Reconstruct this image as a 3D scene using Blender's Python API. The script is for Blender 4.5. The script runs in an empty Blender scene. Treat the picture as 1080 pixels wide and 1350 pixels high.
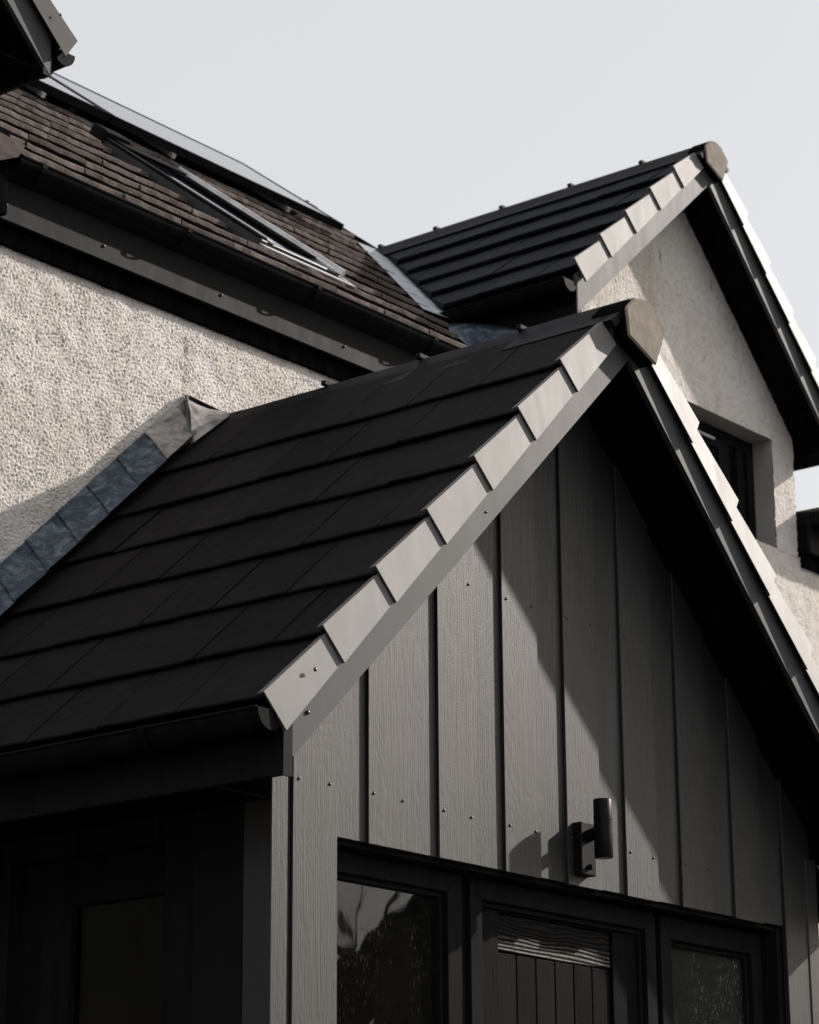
import bpy, math, random
import numpy as np
from mathutils import Vector, Matrix, Quaternion
random.seed(7); np.random.seed(7)
sc = bpy.context.scene
col = sc.collection
R = math.radians

# ------------------------------------------------------------------ camera, world, sun, exposure
YAW, PITCH, ROLL = R(51.274), R(16.925), R(-.3616)
fw = Vector((math.sin(YAW)*math.cos(PITCH), math.cos(YAW)*math.cos(PITCH), math.sin(PITCH)))
rt = Vector((math.cos(YAW), -math.sin(YAW), 0)); up = rt.cross(fw)
rt2 = math.cos(ROLL)*rt+math.sin(ROLL)*up; up2 = -math.sin(ROLL)*rt+math.cos(ROLL)*up
cd = bpy.data.cameras.new('camera'); cam = bpy.data.objects.new('camera', cd); col.objects.link(cam)
M = Matrix.Identity(4)
for i in range(3):
    M[i][0] = rt2[i]; M[i][1] = up2[i]; M[i][2] = -fw[i]
cam.matrix_world = M
cd.sensor_fit = 'VERTICAL'; cd.sensor_height = 36; cd.sensor_width = 28.8
cd.lens = 3442.6/1350*36
cd.clip_start = .05; cd.clip_end = 2000
cd.dof.use_dof = True; cd.dof.focus_distance = 8.0; cd.dof.aperture_fstop = 7.0
sc.camera = cam

SUN = Vector((2.7, -1.0, 1.6)).normalized()
w = bpy.data.worlds.new('World'); sc.world = w; w.use_nodes = True
nt = w.node_tree; nt.nodes.clear()
sky = nt.nodes.new('ShaderNodeTexSky'); sky.sky_type = 'NISHITA'; sky.sun_disc = False
sky.sun_elevation = math.asin(SUN.z); sky.sun_rotation = math.atan2(SUN.x, SUN.y)
sky.dust_density = 3.0; sky.air_density = 1.0
b1 = nt.nodes.new('ShaderNodeBackground'); b1.inputs[1].default_value = .045
b2 = nt.nodes.new('ShaderNodeBackground'); b2.inputs[0].default_value = (1.0, .965, .92, 1); b2.inputs[1].default_value = .6
# thin even cloud veil over the clear sky
tcw = nt.nodes.new('ShaderNodeTexCoord'); nzw = nt.nodes.new('ShaderNodeTexNoise'); nzw.inputs['Scale'].default_value = 1.6; nzw.inputs['Detail'].default_value = 3
mrw = nt.nodes.new('ShaderNodeMapRange'); mrw.inputs[3].default_value = .590; mrw.inputs[4].default_value = .66
nt.links.new(tcw.outputs['Generated'], nzw.inputs['Vector']); nt.links.new(nzw.outputs[0], mrw.inputs[0]); nt.links.new(mrw.outputs[0], b2.inputs[1])
ad = nt.nodes.new('ShaderNodeAddShader'); wo = nt.nodes.new('ShaderNodeOutputWorld')
nt.links.new(sky.outputs[0], b1.inputs[0]); nt.links.new(b1.outputs[0], ad.inputs[0]); nt.links.new(b2.outputs[0], ad.inputs[1]); nt.links.new(ad.outputs[0], wo.inputs[0])
sl = bpy.data.lights.new('sun', 'SUN'); sl.energy = 5.0; sl.angle = R(.9); sl.color = (1.0, .925, .85)
so = bpy.data.objects.new('sun', sl); col.objects.link(so); so.location = SUN*40
so.rotation_euler = SUN.to_track_quat('Z', 'Y').to_euler()
sc.view_settings.view_transform = 'Standard'; sc.view_settings.look = 'None'
sc.view_settings.exposure = 0; sc.view_settings.gamma = 1

# ------------------------------------------------------------------ materials
def mat(name, base, rough=.6, metal=0, spec=.5):
    m = bpy.data.materials.new(name); m.use_nodes = True
    p = m.node_tree.nodes['Principled BSDF']
    p.inputs['Base Color'].default_value = (*base, 1); p.inputs['Roughness'].default_value = rough
    p.inputs['Metallic'].default_value = metal; p.inputs['Specular IOR Level'].default_value = spec
    return m
def N(m, t, **k):
    n = m.node_tree.nodes.new(t)
    for a, v in k.items():
        if hasattr(n, a) and not a[0].isupper(): setattr(n, a, v)
        else: n.inputs[a.replace('_', ' ')].default_value = v
    return n
def coords(m, scale=(1, 1, 1), rand=True):
    """object coordinates, shifted per object so that no two pieces carry the same pattern"""
    L = m.node_tree.links
    tc = N(m, 'ShaderNodeTexCoord'); v = tc.outputs['Object']
    if rand:
        oi = N(m, 'ShaderNodeObjectInfo'); mu = N(m, 'ShaderNodeMath', operation='MULTIPLY'); mu.inputs[1].default_value = 37.0
        L.new(oi.outputs['Random'], mu.inputs[0])
        va = N(m, 'ShaderNodeVectorMath', operation='ADD'); L.new(v, va.inputs[0]); L.new(mu.outputs[0], va.inputs[1]); v = va.outputs[0]
    vm = N(m, 'ShaderNodeVectorMath', operation='MULTIPLY'); vm.inputs[1].default_value = scale
    L.new(v, vm.inputs[0]); return vm.outputs[0]
def noise(m, vec, scale, detail=4, rough=.5, dist=0):
    n = N(m, 'ShaderNodeTexNoise', Scale=scale, Detail=detail, Roughness=rough, Distortion=dist)
    m.node_tree.links.new(vec, n.inputs['Vector']); return n.outputs[0]
def ramp(m, fac, stops):
    r = N(m, 'ShaderNodeValToRGB'); e = r.color_ramp.elements
    while len(e) < len(stops): e.new(.5)
    for i, (p, c) in enumerate(stops): e[i].position = p; e[i].color = (*c, 1) if len(c) == 3 else c
    m.node_tree.links.new(fac, r.inputs[0]); return r.outputs[0]
def mr(m, v, a, b, c=0., d=1.):
    n = N(m, 'ShaderNodeMapRange'); n.inputs[1].default_value = a; n.inputs[2].default_value = b; n.inputs[3].default_value = c; n.inputs[4].default_value = d
    m.node_tree.links.new(v, n.inputs[0]); return n.outputs[0]
def bump(m, h, strength, dist, prev=None):
    n = N(m, 'ShaderNodeBump', Strength=strength, Distance=dist); L = m.node_tree.links
    L.new(h, n.inputs['Height'])
    if prev is not None: L.new(prev, n.inputs['Normal'])
    return n.outputs[0]
def setp(m, **k):
    p = m.node_tree.nodes['Principled BSDF']
    for a, v in k.items(): m.node_tree.links.new(v, p.inputs[a.replace('_', ' ')])
def addm(m, a, b, op='ADD'):
    n = N(m, 'ShaderNodeMath', operation=op); L = m.node_tree.links
    for i, x in enumerate((a, b)):
        if isinstance(x, (int, float)): n.inputs[i].default_value = x
        else: L.new(x, n.inputs[i])
    return n.outputs[0]

DRIPS = [(6.708, 3.475, .012, .050), (6.239, 2.738, .007, .035), (6.700, 3.018, .005, .050), (10.027, 4.90, .013, .055), (10.492, 4.894, .008, .030), (5.95, 3.30, .008, .03)]
def make_render():
    m = mat('roughcast_render', (.66, .6, .55), .9, spec=.2)
    v = coords(m, rand=False)
    big = noise(m, v, 2.2, 5, .6); mid = noise(m, v, 40, 5, .65); st = noise(m, coords(m, (9, 9, 1.6), False), 1.0, 4, .6)
    c1 = ramp(m, mid, [(.3, (.58, .525, .48)), (.45, (.80, .765, .735)), (.75, (.86, .835, .815))])
    c2 = ramp(m, big, [(.35, (.90, .87, .84)), (.65, (1, 1, 1))])
    mx = N(m, 'ShaderNodeMix', data_type='RGBA', blend_type='MULTIPLY'); mx.inputs[0].default_value = 1
    m.node_tree.links.new(c1, mx.inputs[6]); m.node_tree.links.new(c2, mx.inputs[7])
    c3 = ramp(m, st, [(.56, (1, 1, 1)), (.74, (.85, .80, .75))])
    mx2 = N(m, 'ShaderNodeMix', data_type='RGBA', blend_type='MULTIPLY'); mx2.inputs[0].default_value = 1
    m.node_tree.links.new(mx.outputs[2], mx2.inputs[6]); m.node_tree.links.new(c3, mx2.inputs[7])
    cur = mx2.outputs[2]; wob = noise(m, v, 30, 3, .6)
    for (px_, pz_, rx_, rz_) in DRIPS:
        va = N(m, 'ShaderNodeVectorMath', operation='SUBTRACT'); va.inputs[1].default_value = (px_, 0, pz_); m.node_tree.links.new(v, va.inputs[0])
        vb = N(m, 'ShaderNodeVectorMath', operation='MULTIPLY'); vb.inputs[1].default_value = (1/rx_, 0, 1/rz_); m.node_tree.links.new(va.outputs[0], vb.inputs[0])
        vl = N(m, 'ShaderNodeVectorMath', operation='LENGTH'); m.node_tree.links.new(vb.outputs[0], vl.inputs[0])
        k = mr(m, addm(m, vl.outputs['Value'], addm(m, wob, 1.6, 'MULTIPLY')), 1.2, 2.0, .62, 0)
        mxd = N(m, 'ShaderNodeMix', data_type='RGBA'); m.node_tree.links.new(k, mxd.inputs[0]); m.node_tree.links.new(cur, mxd.inputs[6]); mxd.inputs[7].default_value = (.21, .16, .12, 1); cur = mxd.outputs[2]
    vo = N(m, 'ShaderNodeTexVoronoi', Scale=85.); m.node_tree.links.new(v, vo.inputs['Vector'])
    b = bump(m, noise(m, v, 150, 4, .7), .9, .0035); b = bump(m, vo.outputs[0], .55, .003, b)
    setp(m, Base_Color=cur, Normal=b); return m
def make_board(name, base, rough):
    m = mat(name, base, rough)
    v = coords(m, (1, 1, 1))
    fib = noise(m, coords(m, (210, 210, 5)), 1., 5, .6)
    warp = noise(m, coords(m, (6, 6, 1.1)), 1., 2, .5)
    wv = N(m, 'ShaderNodeTexWave', wave_type='BANDS', bands_direction='X', wave_profile='SIN', Scale=16.0, Distortion=0.0)
    L = m.node_tree.links
    cx = N(m, 'ShaderNodeCombineXYZ'); sp = N(m, 'ShaderNodeSeparateXYZ'); L.new(v, sp.inputs[0])
    s = addm(m, sp.outputs[0], sp.outputs[1]); L.new(addm(m, s, addm(m, warp, .55, 'MULTIPLY')), cx.inputs[0]); L.new(cx.outputs[0], wv.inputs['Vector'])
    grain = ramp(m, wv.outputs[1], [(.0, (0, 0, 0)), (.35, (.7, .7, .7)), (1, (1, 1, 1))])
    stip = noise(m, v, 320, 2, .5)
    b = bump(m, fib, .62, .0026); b = bump(m, grain, .09, .002, b); b = bump(m, stip, .45, .0013, b)
    tint = noise(m, coords(m, (5, 5, .9)), 1., 4, .6)
    oi2 = N(m, 'ShaderNodeObjectInfo'); tint = addm(m, tint, mr(m, oi2.outputs['Random'], 0, 1, -.15, .15))
    lo = tuple(x*.72 for x in base); hi = tuple(x*1.25 for x in base)
    m.node_tree.nodes['Principled BSDF'].inputs['Specular IOR Level'].default_value = .50
    setp(m, Base_Color=ramp(m, tint, [(.3, lo), (.7, hi)]), Normal=b, Roughness=mr(m, fib, .3, .7, rough-.06, rough+.08)); return m
def make_metal(name, base, rough, dent=.10, var=.05, spec=.5, metal=0):
    m = mat(name, base, rough, metal, spec)
    v = coords(m); n1 = noise(m, v, 6, 4, .6); n2 = noise(m, v, 260, 2, .5)
    b = bump(m, n1, dent, .012); b = bump(m, n2, .06, .0006, b)
    n3 = noise(m, coords(m, (14, 14, 3)), 1., 5, .65)
    setp(m, Normal=b, Roughness=mr(m, n3, .3, .75, rough-var, rough+var*1.4),
         Base_Color=ramp(m, n3, [(.3, base), (.8, tuple(min(1, x*1.5+.008) for x in base))])); return m
def make_tile(name, lo, hi, rough, b1s=.5, edge=None):
    m = mat(name, lo, rough, spec=.04)
    v = coords(m); a = noise(m, v, 14, 6, .7); g = noise(m, v, 220, 3, .6); s = noise(m, coords(m, (16, 16, 16)), 1., 5, .6)
    oi = N(m, 'ShaderNodeObjectInfo'); tone = mr(m, oi.outputs['Random'], 0, 1, -.16, .16); a = addm(m, a, tone)
    c = ramp(m, a, [(.3, lo), (.72, hi)])
    lich = noise(m, v, 33, 6, .75)
    mx = N(m, 'ShaderNodeMix', data_type='RGBA'); m.node_tree.links.new(mr(m, lich, .64, .78, 0, .6), mx.inputs[0])
    m.node_tree.links.new(c, mx.inputs[6]); mx.inputs[7].default_value = (*[x*2.6+.012 for x in hi], 1)
    b = bump(m, s, b1s, .006); b = bump(m, g, .3, .0012, b)
    setp(m, Base_Color=mx.outputs[2], Normal=b); return m
def make_lead(name, base, hi, rough=.45):
    m = mat(name, base, rough, metal=.3)
    v = coords(m); a = noise(m, v, 13, 8, .78, .9); f = noise(m, coords(m, (40, 12, 12)), 1., 4, .6)
    b = bump(m, noise(m, v, 7, 3, .5), .3, .006); b = bump(m, f, .12, .002, b)
    setp(m, Base_Color=ramp(m, a, [(.38, tuple(x*.35 for x in base)), (.50, base), (.66, hi)]), Roughness=mr(m, a, .3, .7, rough-.08, rough+.2), Normal=b); return m
def make_glass(name, dust=.25, rough=.015, refl=1.65):
    m = bpy.data.materials.new(name); m.use_nodes = True; t = m.node_tree; t.nodes.clear(); L = t.links
    o = t.nodes.new('ShaderNodeOutputMaterial'); tr = t.nodes.new('ShaderNodeBsdfTransparent'); tr.inputs[0].default_value = (.62, .64, .62, 1)
    gl = t.nodes.new('ShaderNodeBsdfGlossy'); gl.inputs['Roughness'].default_value = rough; gl.inputs[0].default_value = (.9, .95, .97, 1)
    fr = t.nodes.new('ShaderNodeFresnel'); fr.inputs[0].default_value = refl
    mx = t.nodes.new('ShaderNodeMixShader'); L.new(fr.outputs[0], mx.inputs[0]); L.new(tr.outputs[0], mx.inputs[1]); L.new(gl.outputs[0], mx.inputs[2])
    df = t.nodes.new('ShaderNodeBsdfDiffuse'); df.inputs[0].default_value = (.42, .40, .36, 1)
    st = noise(m, coords(m, (170, 170, 38)), 1., 3, .6); pa = noise(m, coords(m, (9, 9, 2.5)), 1., 3, .6)
    sp = mr(m, st, .60, .74, 0, 1); k = addm(m, addm(m, sp, mr(m, pa, .42, .62, .05, 1), 'MULTIPLY'), dust, 'MULTIPLY'); k = addm(m, k, dust*.05)
    m2 = t.nodes.new('ShaderNodeMixShader'); L.new(k, m2.inputs[0]); L.new(mx.outputs[0], m2.inputs[1]); L.new(df.outputs[0], m2.inputs[2]); L.new(m2.outputs[0], o.inputs[0])
    gl2 = bump(m, noise(m, coords(m), 3, 2, .5), .02, .05); L.new(gl2, gl.inputs['Normal'])
    return m

MAT = dict(
 render=make_render(),
 reveal=mat('smooth_render', (.40, .38, .37), .85),
 board=make_board('charcoal_grained_board', (.028, .0275, .0275), .50),
 board_back=make_board('charcoal_grained_board_back', (.026, .026, .026), .50),
 board_side=make_board('shaded_side_board', (.010, .010, .011), .75),  # same board as the front, darkened to hold the side's shade
 trim=make_metal('anthracite_trim', (.030, .031, .034), .40, .05),
 verge=make_metal('anthracite_verge_cap', (.085, .084, .083), .60, .06, .03, .72),
 barge=make_metal('anthracite_bargeboard', (.040, .042, .046), .60, .04, .03, .26),
 verge_shaded=make_metal('shaded_verge_cap', (.03, .032, .034), .62, .04, .03, .10),  # verge cap copy; shade at the left gable put into a darker colour
 gutter=make_metal('black_gutter', (.005, .005, .006), .55, .03, spec=.025),
 soffit=make_metal('black_soffit', (.003, .003, .0035), .8, .04, spec=.0),
 fascia=make_metal('anthracite_fascia', (.0055, .006, .007), .58, .06, spec=.06),
 screw=mat('steel_screw', (.06, .06, .06), .35, .6),
 tile_black=make_tile('black_concrete_tile', (.0080, .0077, .0086), (.0155, .0148, .0165), .72),
 tile_blue=make_tile('blue_black_concrete_tile', (.0085, .0102, .0150), (.0150, .0175, .0245), .66),
 tile_brown=make_tile('brown_concrete_tile', (.072, .060, .056), (.160, .136, .126), .85, .8),
 ridge=make_tile('dark_ridge_tile', (.014, .015, .018), (.026, .026, .029), .55),
 cap=make_tile('sandy_mortar_cap', (.25, .22, .19), (.38, .335, .295), .85, .7),
 lead=make_lead('weathered_lead', (.038, .066, .096), (.20, .245, .28)),
 lead_pale=make_lead('pale_lead', (.34, .38, .42), (.5, .54, .56), .4),  # valley lead; sky reflection put into the paler colour
 lead_cap=make_lead('lead_ridge_saddle', (.30, .29, .28), (.50, .48, .45), .5),
 felt=mat('dark_deck', (.005, .005, .005), .9, spec=.1),
 frame=make_metal('black_window_frame', (.008, .0085, .0095), .60, .02, spec=.02),
 door=make_board('black_grained_door', (.010, .010, .011), .55),
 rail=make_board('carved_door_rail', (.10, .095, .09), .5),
 glass=make_glass('pane_glass', .16, .012, 1.55), glass_dusty=make_glass('dusty_pane_glass', .9, .06, 1.5), glass_side=make_glass('side_pane_glass', .02, .02, 1.15),
 lamp=make_metal('black_lamp_metal', (.006, .006, .006), .42, .01, spec=.10),
 panel=mat('solar_glass', (.01, .012, .02), .01, spec=.5),
 alu=mat('bare_aluminium', (.78, .79, .81), .45, .8),
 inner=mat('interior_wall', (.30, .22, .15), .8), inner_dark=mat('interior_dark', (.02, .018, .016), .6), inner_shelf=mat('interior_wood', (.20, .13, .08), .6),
 ground=mat('ground', (.055, .052, .048), .95),
 bark=mat('bark', (.05, .04, .032), .9), needle=mat('needles', (.020, .028, .014), .8),
)
def tune_misc():
    pass
    MAT['door'].node_tree.nodes['Principled BSDF'].inputs['Specular IOR Level'].default_value = .02
    m = MAT['inner']; v = coords(m); setp(m, Base_Color=ramp(m, noise(m, v, 3, 4), [(.3, (.26, .19, .13)), (.7, (.34, .25, .17))]))
    m = MAT['ground']; v = coords(m); setp(m, Base_Color=ramp(m, noise(m, v, 3, 8, .7), [(.3, (.022, .021, .019)), (.7, (.042, .040, .036))]), Normal=bump(m, noise(m, v, 60, 5), .5, .01))
    m = MAT['bark']; setp(m, Base_Color=ramp(m, noise(m, coords(m, (6, 6, 1)), 3, 5), [(.3, (.03, .025, .02)), (.7, (.08, .065, .05))]))
    m = MAT['needle']; setp(m, Base_Color=ramp(m, noise(m, coords(m), 2, 3), [(.3, (.012, .018, .009)), (.7, (.035, .045, .02))]))
    m = MAT['felt']; setp(m, Base_Color=ramp(m, noise(m, coords(m), 9, 3), [(.3, (.008, .008, .008)), (.7, (.014, .014, .014))]))
    m = MAT['reveal']; setp(m, Base_Color=ramp(m, noise(m, coords(m), 5, 5), [(.3, (.37, .35, .335)), (.7, (.43, .41, .39))]), Normal=bump(m, noise(m, coords(m), 160, 3), .2, .001))
    for k in ('inner_dark', 'inner_shelf', 'screw', 'alu'):
        m = MAT[k]; p = m.node_tree.nodes['Principled BSDF']; c = tuple(p.inputs[0].default_value)[:3]
        setp(m, Base_Color=ramp(m, noise(m, coords(m), 12, 4), [(.3, tuple(x*.8 for x in c)), (.7, tuple(x*1.15 for x in c))]))
    m = MAT['panel']; setp(m, Roughness=mr(m, noise(m, coords(m), 8, 4), .3, .7, .005, .015))
tune_misc()
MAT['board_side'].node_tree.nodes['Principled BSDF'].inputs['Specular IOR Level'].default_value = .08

# ------------------------------------------------------------------ object helpers
def thing(name, label, cat, loc=(0, 0, 0), group=None):
    o = bpy.data.objects.new(name, None); col.objects.link(o); o.location = loc; o.empty_display_size = .2
    o['label'] = label; o['category'] = cat
    if group: o['group'] = group
    return o
def world_loc(o):
    return Vector(o.location)
def link(name, me, parent=None, mtx=None, label=None, kind=None):
    o = bpy.data.objects.new(name, me); col.objects.link(o)
    if mtx is not None: o.matrix_basis = mtx
    if parent is not None:
        o.parent = parent; p = parent; t = Vector((0, 0, 0))
        while p: t += Vector(p.location) if p.type == 'EMPTY' else Vector((0, 0, 0)); p = p.parent
        o.matrix_parent_inverse = Matrix.Translation(-t) if parent.type == 'EMPTY' else Matrix.Identity(4)
    if label: o['label'] = label
    if kind: o['kind'] = kind
    return o
class G:
    """collects vertices and faces of one mesh"""
    def __init__(s): s.v = []; s.f = []
    def add(s, vs, fs):
        k = len(s.v); s.v += [tuple(x) for x in vs]; s.f += [tuple(i+k for i in f) for f in fs]; return s
    def box(s, a, b):
        x0, y0, z0 = [min(p, q) for p, q in zip(a, b)]; x1, y1, z1 = [max(p, q) for p, q in zip(a, b)]
        return s.add([(x0,y0,z0),(x1,y0,z0),(x1,y1,z0),(x0,y1,z0),(x0,y0,z1),(x1,y0,z1),(x1,y1,z1),(x0,y1,z1)],
                     [(0,3,2,1),(4,5,6,7),(0,1,5,4),(1,2,6,5),(2,3,7,6),(3,0,4,7)])
    def hexa(s, p):  # 8 points: bottom quad ccw then top quad
        return s.add(p, [(0,3,2,1),(4,5,6,7),(0,1,5,4),(1,2,6,5),(2,3,7,6),(3,0,4,7)])
    def prism(s, poly, axis, a, b):
        """poly: 2D points; axis 'y': (x,z) extruded a..b in y; axis 'x': (y,z) extruded in x; axis 'z': (x,y)"""
        n = len(poly)
        mk = {'y': lambda p, t: (p[0], t, p[1]), 'x': lambda p, t: (t, p[0], p[1]), 'z': lambda p, t: (p[0], p[1], t)}[axis]
        vs = [mk(p, a) for p in poly]+[mk(p, b) for p in poly]
        fs = [tuple(range(n)), tuple(range(2*n-1, n-1, -1))]+[(i, i+n, (i+1) % n+n, (i+1) % n) for i in range(n)]
        return s.add(vs, fs)
    def tube(s, pts, r, seg=10, caps=True):
        pts = [Vector(p) for p in pts]; rs = r if isinstance(r, (list, tuple)) else [r]*len(pts); vs = []; fs = []
        for i, p in enumerate(pts):
            d = (pts[min(i+1, len(pts)-1)]-pts[max(i-1, 0)]).normalized()
            a = d.orthogonal().normalized() if i == 0 else (a-d*a.dot(d)).normalized()
            b = d.cross(a)
            vs += [tuple(p+(a*math.cos(2*math.pi*k/seg)+b*math.sin(2*math.pi*k/seg))*rs[i]) for k in range(seg)]
        for i in range(len(pts)-1):
            for k in range(seg):
                q = (k+1) % seg; fs.append((i*seg+k, i*seg+q, (i+1)*seg+q, (i+1)*seg+k))
        if caps: fs.append(tuple(range(seg-1, -1, -1))); fs.append(tuple(range((len(pts)-1)*seg, len(pts)*seg)))
        return s.add(vs, fs)
    def mesh(s, name, m, smooth=False, bev=0):
        me = bpy.data.meshes.new(name); me.from_pydata(s.v, [], s.f); me.materials.append(m)
        import bmesh
        bm = bmesh.new(); bm.from_mesh(me); bmesh.ops.recalc_face_normals(bm, faces=bm.faces)
        if bev: bmesh.ops.bevel(bm, geom=[e for e in bm.edges if e.is_manifold and e.calc_face_angle(0) > .6], offset=bev, segments=1, profile=.5, affect='EDGES', clamp_overlap=True)
        bm.to_mesh(me); bm.free()
        if smooth:
            me.polygons.foreach_set('use_smooth', [True]*len(me.polygons))
            try: me.set_sharp_from_angle(angle=R(40))
            except Exception: pass
        return me
    def obj(s, name, m, parent=None, smooth=False, bev=0, label=None, kind=None):
        return link(name, s.mesh(name, MAT[m] if isinstance(m, str) else m, smooth, bev), parent, None, label, kind)
def dup(o, parent, mtx, name=None):
    c = o.copy(); col.objects.link(c); c.parent = parent; c.matrix_basis = mtx; return c

def sphere_bits(r, seg=8, rings=4):
    g = G(); vs = []; fs = []
    for i in range(rings+1):
        a = math.pi/2*i/rings
        for k in range(seg): vs.append((r*math.cos(a)*math.cos(2*math.pi*k/seg), -r*.75*math.sin(a), r*math.cos(a)*math.sin(2*math.pi*k/seg)))
    for i in range(rings):
        for k in range(seg): q = (k+1) % seg; fs.append((i*seg+k, i*seg+q, (i+1)*seg+q, (i+1)*seg+k))
    g.add(vs, fs); return g
SCREW = sphere_bits(.0062).mesh('screw', MAT['screw'], True)
BSCREW = sphere_bits(.0062).mesh('board_screw', MAT['trim'], True)
def screw(parent, x, y, z, me=None, s=1.):
    return link('screw', me or SCREW, parent, Matrix.Translation((x, y, z)) @ Matrix.Diagonal((s, s, s, 1)))

# displaced sheet of roughcast in a plane y = const, clipped by a function
def fft_noise(nx, nz, lo, hi, seed):
    rs = np.random.RandomState(seed); a = rs.randn(nx, nz); F = np.fft.fft2(a)
    fx = np.fft.fftfreq(nx)[:, None]; fz = np.fft.fftfreq(nz)[None, :]; f = np.hypot(fx, fz)+1e-9
    F *= np.exp(-((np.log(f)-np.log(math.sqrt(lo*hi)))**2)/(2*(np.log(hi/lo)/2)**2)); b = np.real(np.fft.ifft2(F)); return b/b.std()
def rough_sheet(x0, x1, z0, z1, res, y, amp, seed, keep=None, wl=(.036, .014)):
    nx = int((x1-x0)/res)+1; nz = int((z1-z0)/res)+1
    h = fft_noise(nx, nz, res/wl[0], res/wl[1], seed); h2 = fft_noise(nx, nz, res/.30, res/.12, seed+1)
    h = np.where(h > 0, np.abs(h)**.8, -np.abs(h)**1.15*.8)
    X, Z = np.meshgrid(np.linspace(x0, x1, nx), np.linspace(z0, z1, nz), indexing='ij')
    Yv = y-amp*np.clip(h, -2.2, 2.2)-amp*.5*h2
    co = np.stack([X, Yv, Z], -1).reshape(-1, 3)
    i, k = np.meshgrid(np.arange(nx-1), np.arange(nz-1), indexing='ij')
    cxm = (X[:-1, :-1]+X[1:, 1:])/2; czm = (Z[:-1, :-1]+Z[1:, 1:])/2
    ok = np.ones_like(cxm, bool) if keep is None else keep(cxm, czm)
    a = (i*nz+k)[ok]; f = np.stack([a, a+nz, a+nz+1, a+1], -1)
    return co, f
def sheets_mesh(name, parts, m):
    vs = []; fs = []; n = 0
    for co, f in parts: vs.append(co); fs.append(f+n); n += len(co)
    co = np.concatenate(vs).astype(np.float32); f = np.concatenate(fs).astype(np.int32)
    me = bpy.data.meshes.new(name); me.vertices.add(len(co)); me.vertices.foreach_set('co', co.ravel())
    me.loops.add(f.size); me.loops.foreach_set('vertex_index', f.ravel())
    me.polygons.add(len(f)); me.polygons.foreach_set('loop_start', np.arange(0, f.size, 4, dtype=np.int32)); 
    me.update(calc_edges=True); me.materials.append(m)
    me.polygons.foreach_set('use_smooth', [True]*len(f)); return me

# roof tile meshes: x along the course, y up the slope from the nose, z out of the roof
def tile_mesh(name, wd, ln, th, m, rough, seed, nseg=7, cham=0.):
    rs = random.Random(seed); g = G(); a = wd/2-.0026
    xs = [-a+2*a*i/nseg for i in range(nseg+1)]
    ny = [0.0+rs.uniform(-rough, rough) for _ in xs]; nz = [rs.uniform(-rough, rough)*.45 for _ in xs]
    vs = []; u_ = .022 if cham else .002
    for i, x in enumerate(xs):   # undercut foot, worn lower lip, rounded top edge, back
        vs += [(x, ny[i]+.004+u_, -th), (x, ny[i]+.002-cham, -th*.60+nz[i]), (x, ny[i], -.004+nz[i]), (x, ny[i]+.005, nz[i]), (x, ln, 0), (x, ln, -th)]
    fs = []
    for i in range(nseg):
        k = i*6; fs += [(k+q, k+6+q, k+7+q, k+1+q) for q in range(5)]+[(k, k+5, k+11, k+6)]
    fs += [(0, 1, 2, 3, 4, 5), tuple(nseg*6+i for i in (5, 4, 3, 2, 1, 0))]
    g.add(vs, fs); return g.mesh(name, m)
def tile_set(name, wd, gauge, th, m, rough, cham=0.):
    return [tile_mesh(name, wd, gauge+.085, th, MAT[m], rough, s, 7, cham) for s in range(6)]
def frame_mtx(o, u, s):
    n = u.cross(s).normalized(); M = Matrix.Identity(4)
    for i in range(3): M[i][0] = u[i]; M[i][1] = s[i]; M[i][2] = n[i]; M[i][3] = o[i]
    return M
def lay_course(parent, name, meshes, o, u, s, x0, x1, off, wd, gauge, th, rs, skip=None, keep=None):
    """tiles along u from x0..x1 (distances from o); o is on the finished surface at the nose"""
    tilt = math.asin(min(.3, (th+.004)/gauge))
    x = x0+off-wd; out = []
    while x < x1-1e-4:
        a, b = max(x, x0), min(x+wd, x1)
        if b-a > .02 and not (keep and not keep((a+b)/2)):
            Mx = frame_mtx(o+u*((a+b)/2), u, s) @ Matrix.Rotation(-tilt+rs.uniform(-.004, .004), 4, 'X') @ Matrix.Rotation(rs.uniform(-.007, .007), 4, 'Y') @ Matrix.Translation((0, rs.uniform(-.0035, .0035), rs.uniform(-.0012, .0024)))
            if b-a < wd-1e-3: Mx = Mx @ Matrix.Diagonal(((b-a)/wd, 1, 1, 1))
            out.append(link(name, rs.choice(meshes), parent, Mx))
        x += wd
    return out

# ------------------------------------------------------------------ setting
g = G(); g.add([(-400, -400, -1.25), (400, -400, -1.25), (400, 400, -1.25), (-400, 400, -1.25)], [(0, 1, 2, 3)]); o = g.obj('ground', 'ground', kind='structure')

YW = 6.46                       # face of the main wall
AL = R(37.8); EY, EZ = 6.322, 3.890   # main roof: pitch and eave
def mainpt(x, s, h=0): return Vector((x, EY+s*math.cos(AL)-h*math.sin(AL), EZ+s*math.sin(AL)+h*math.cos(AL)))

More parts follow.
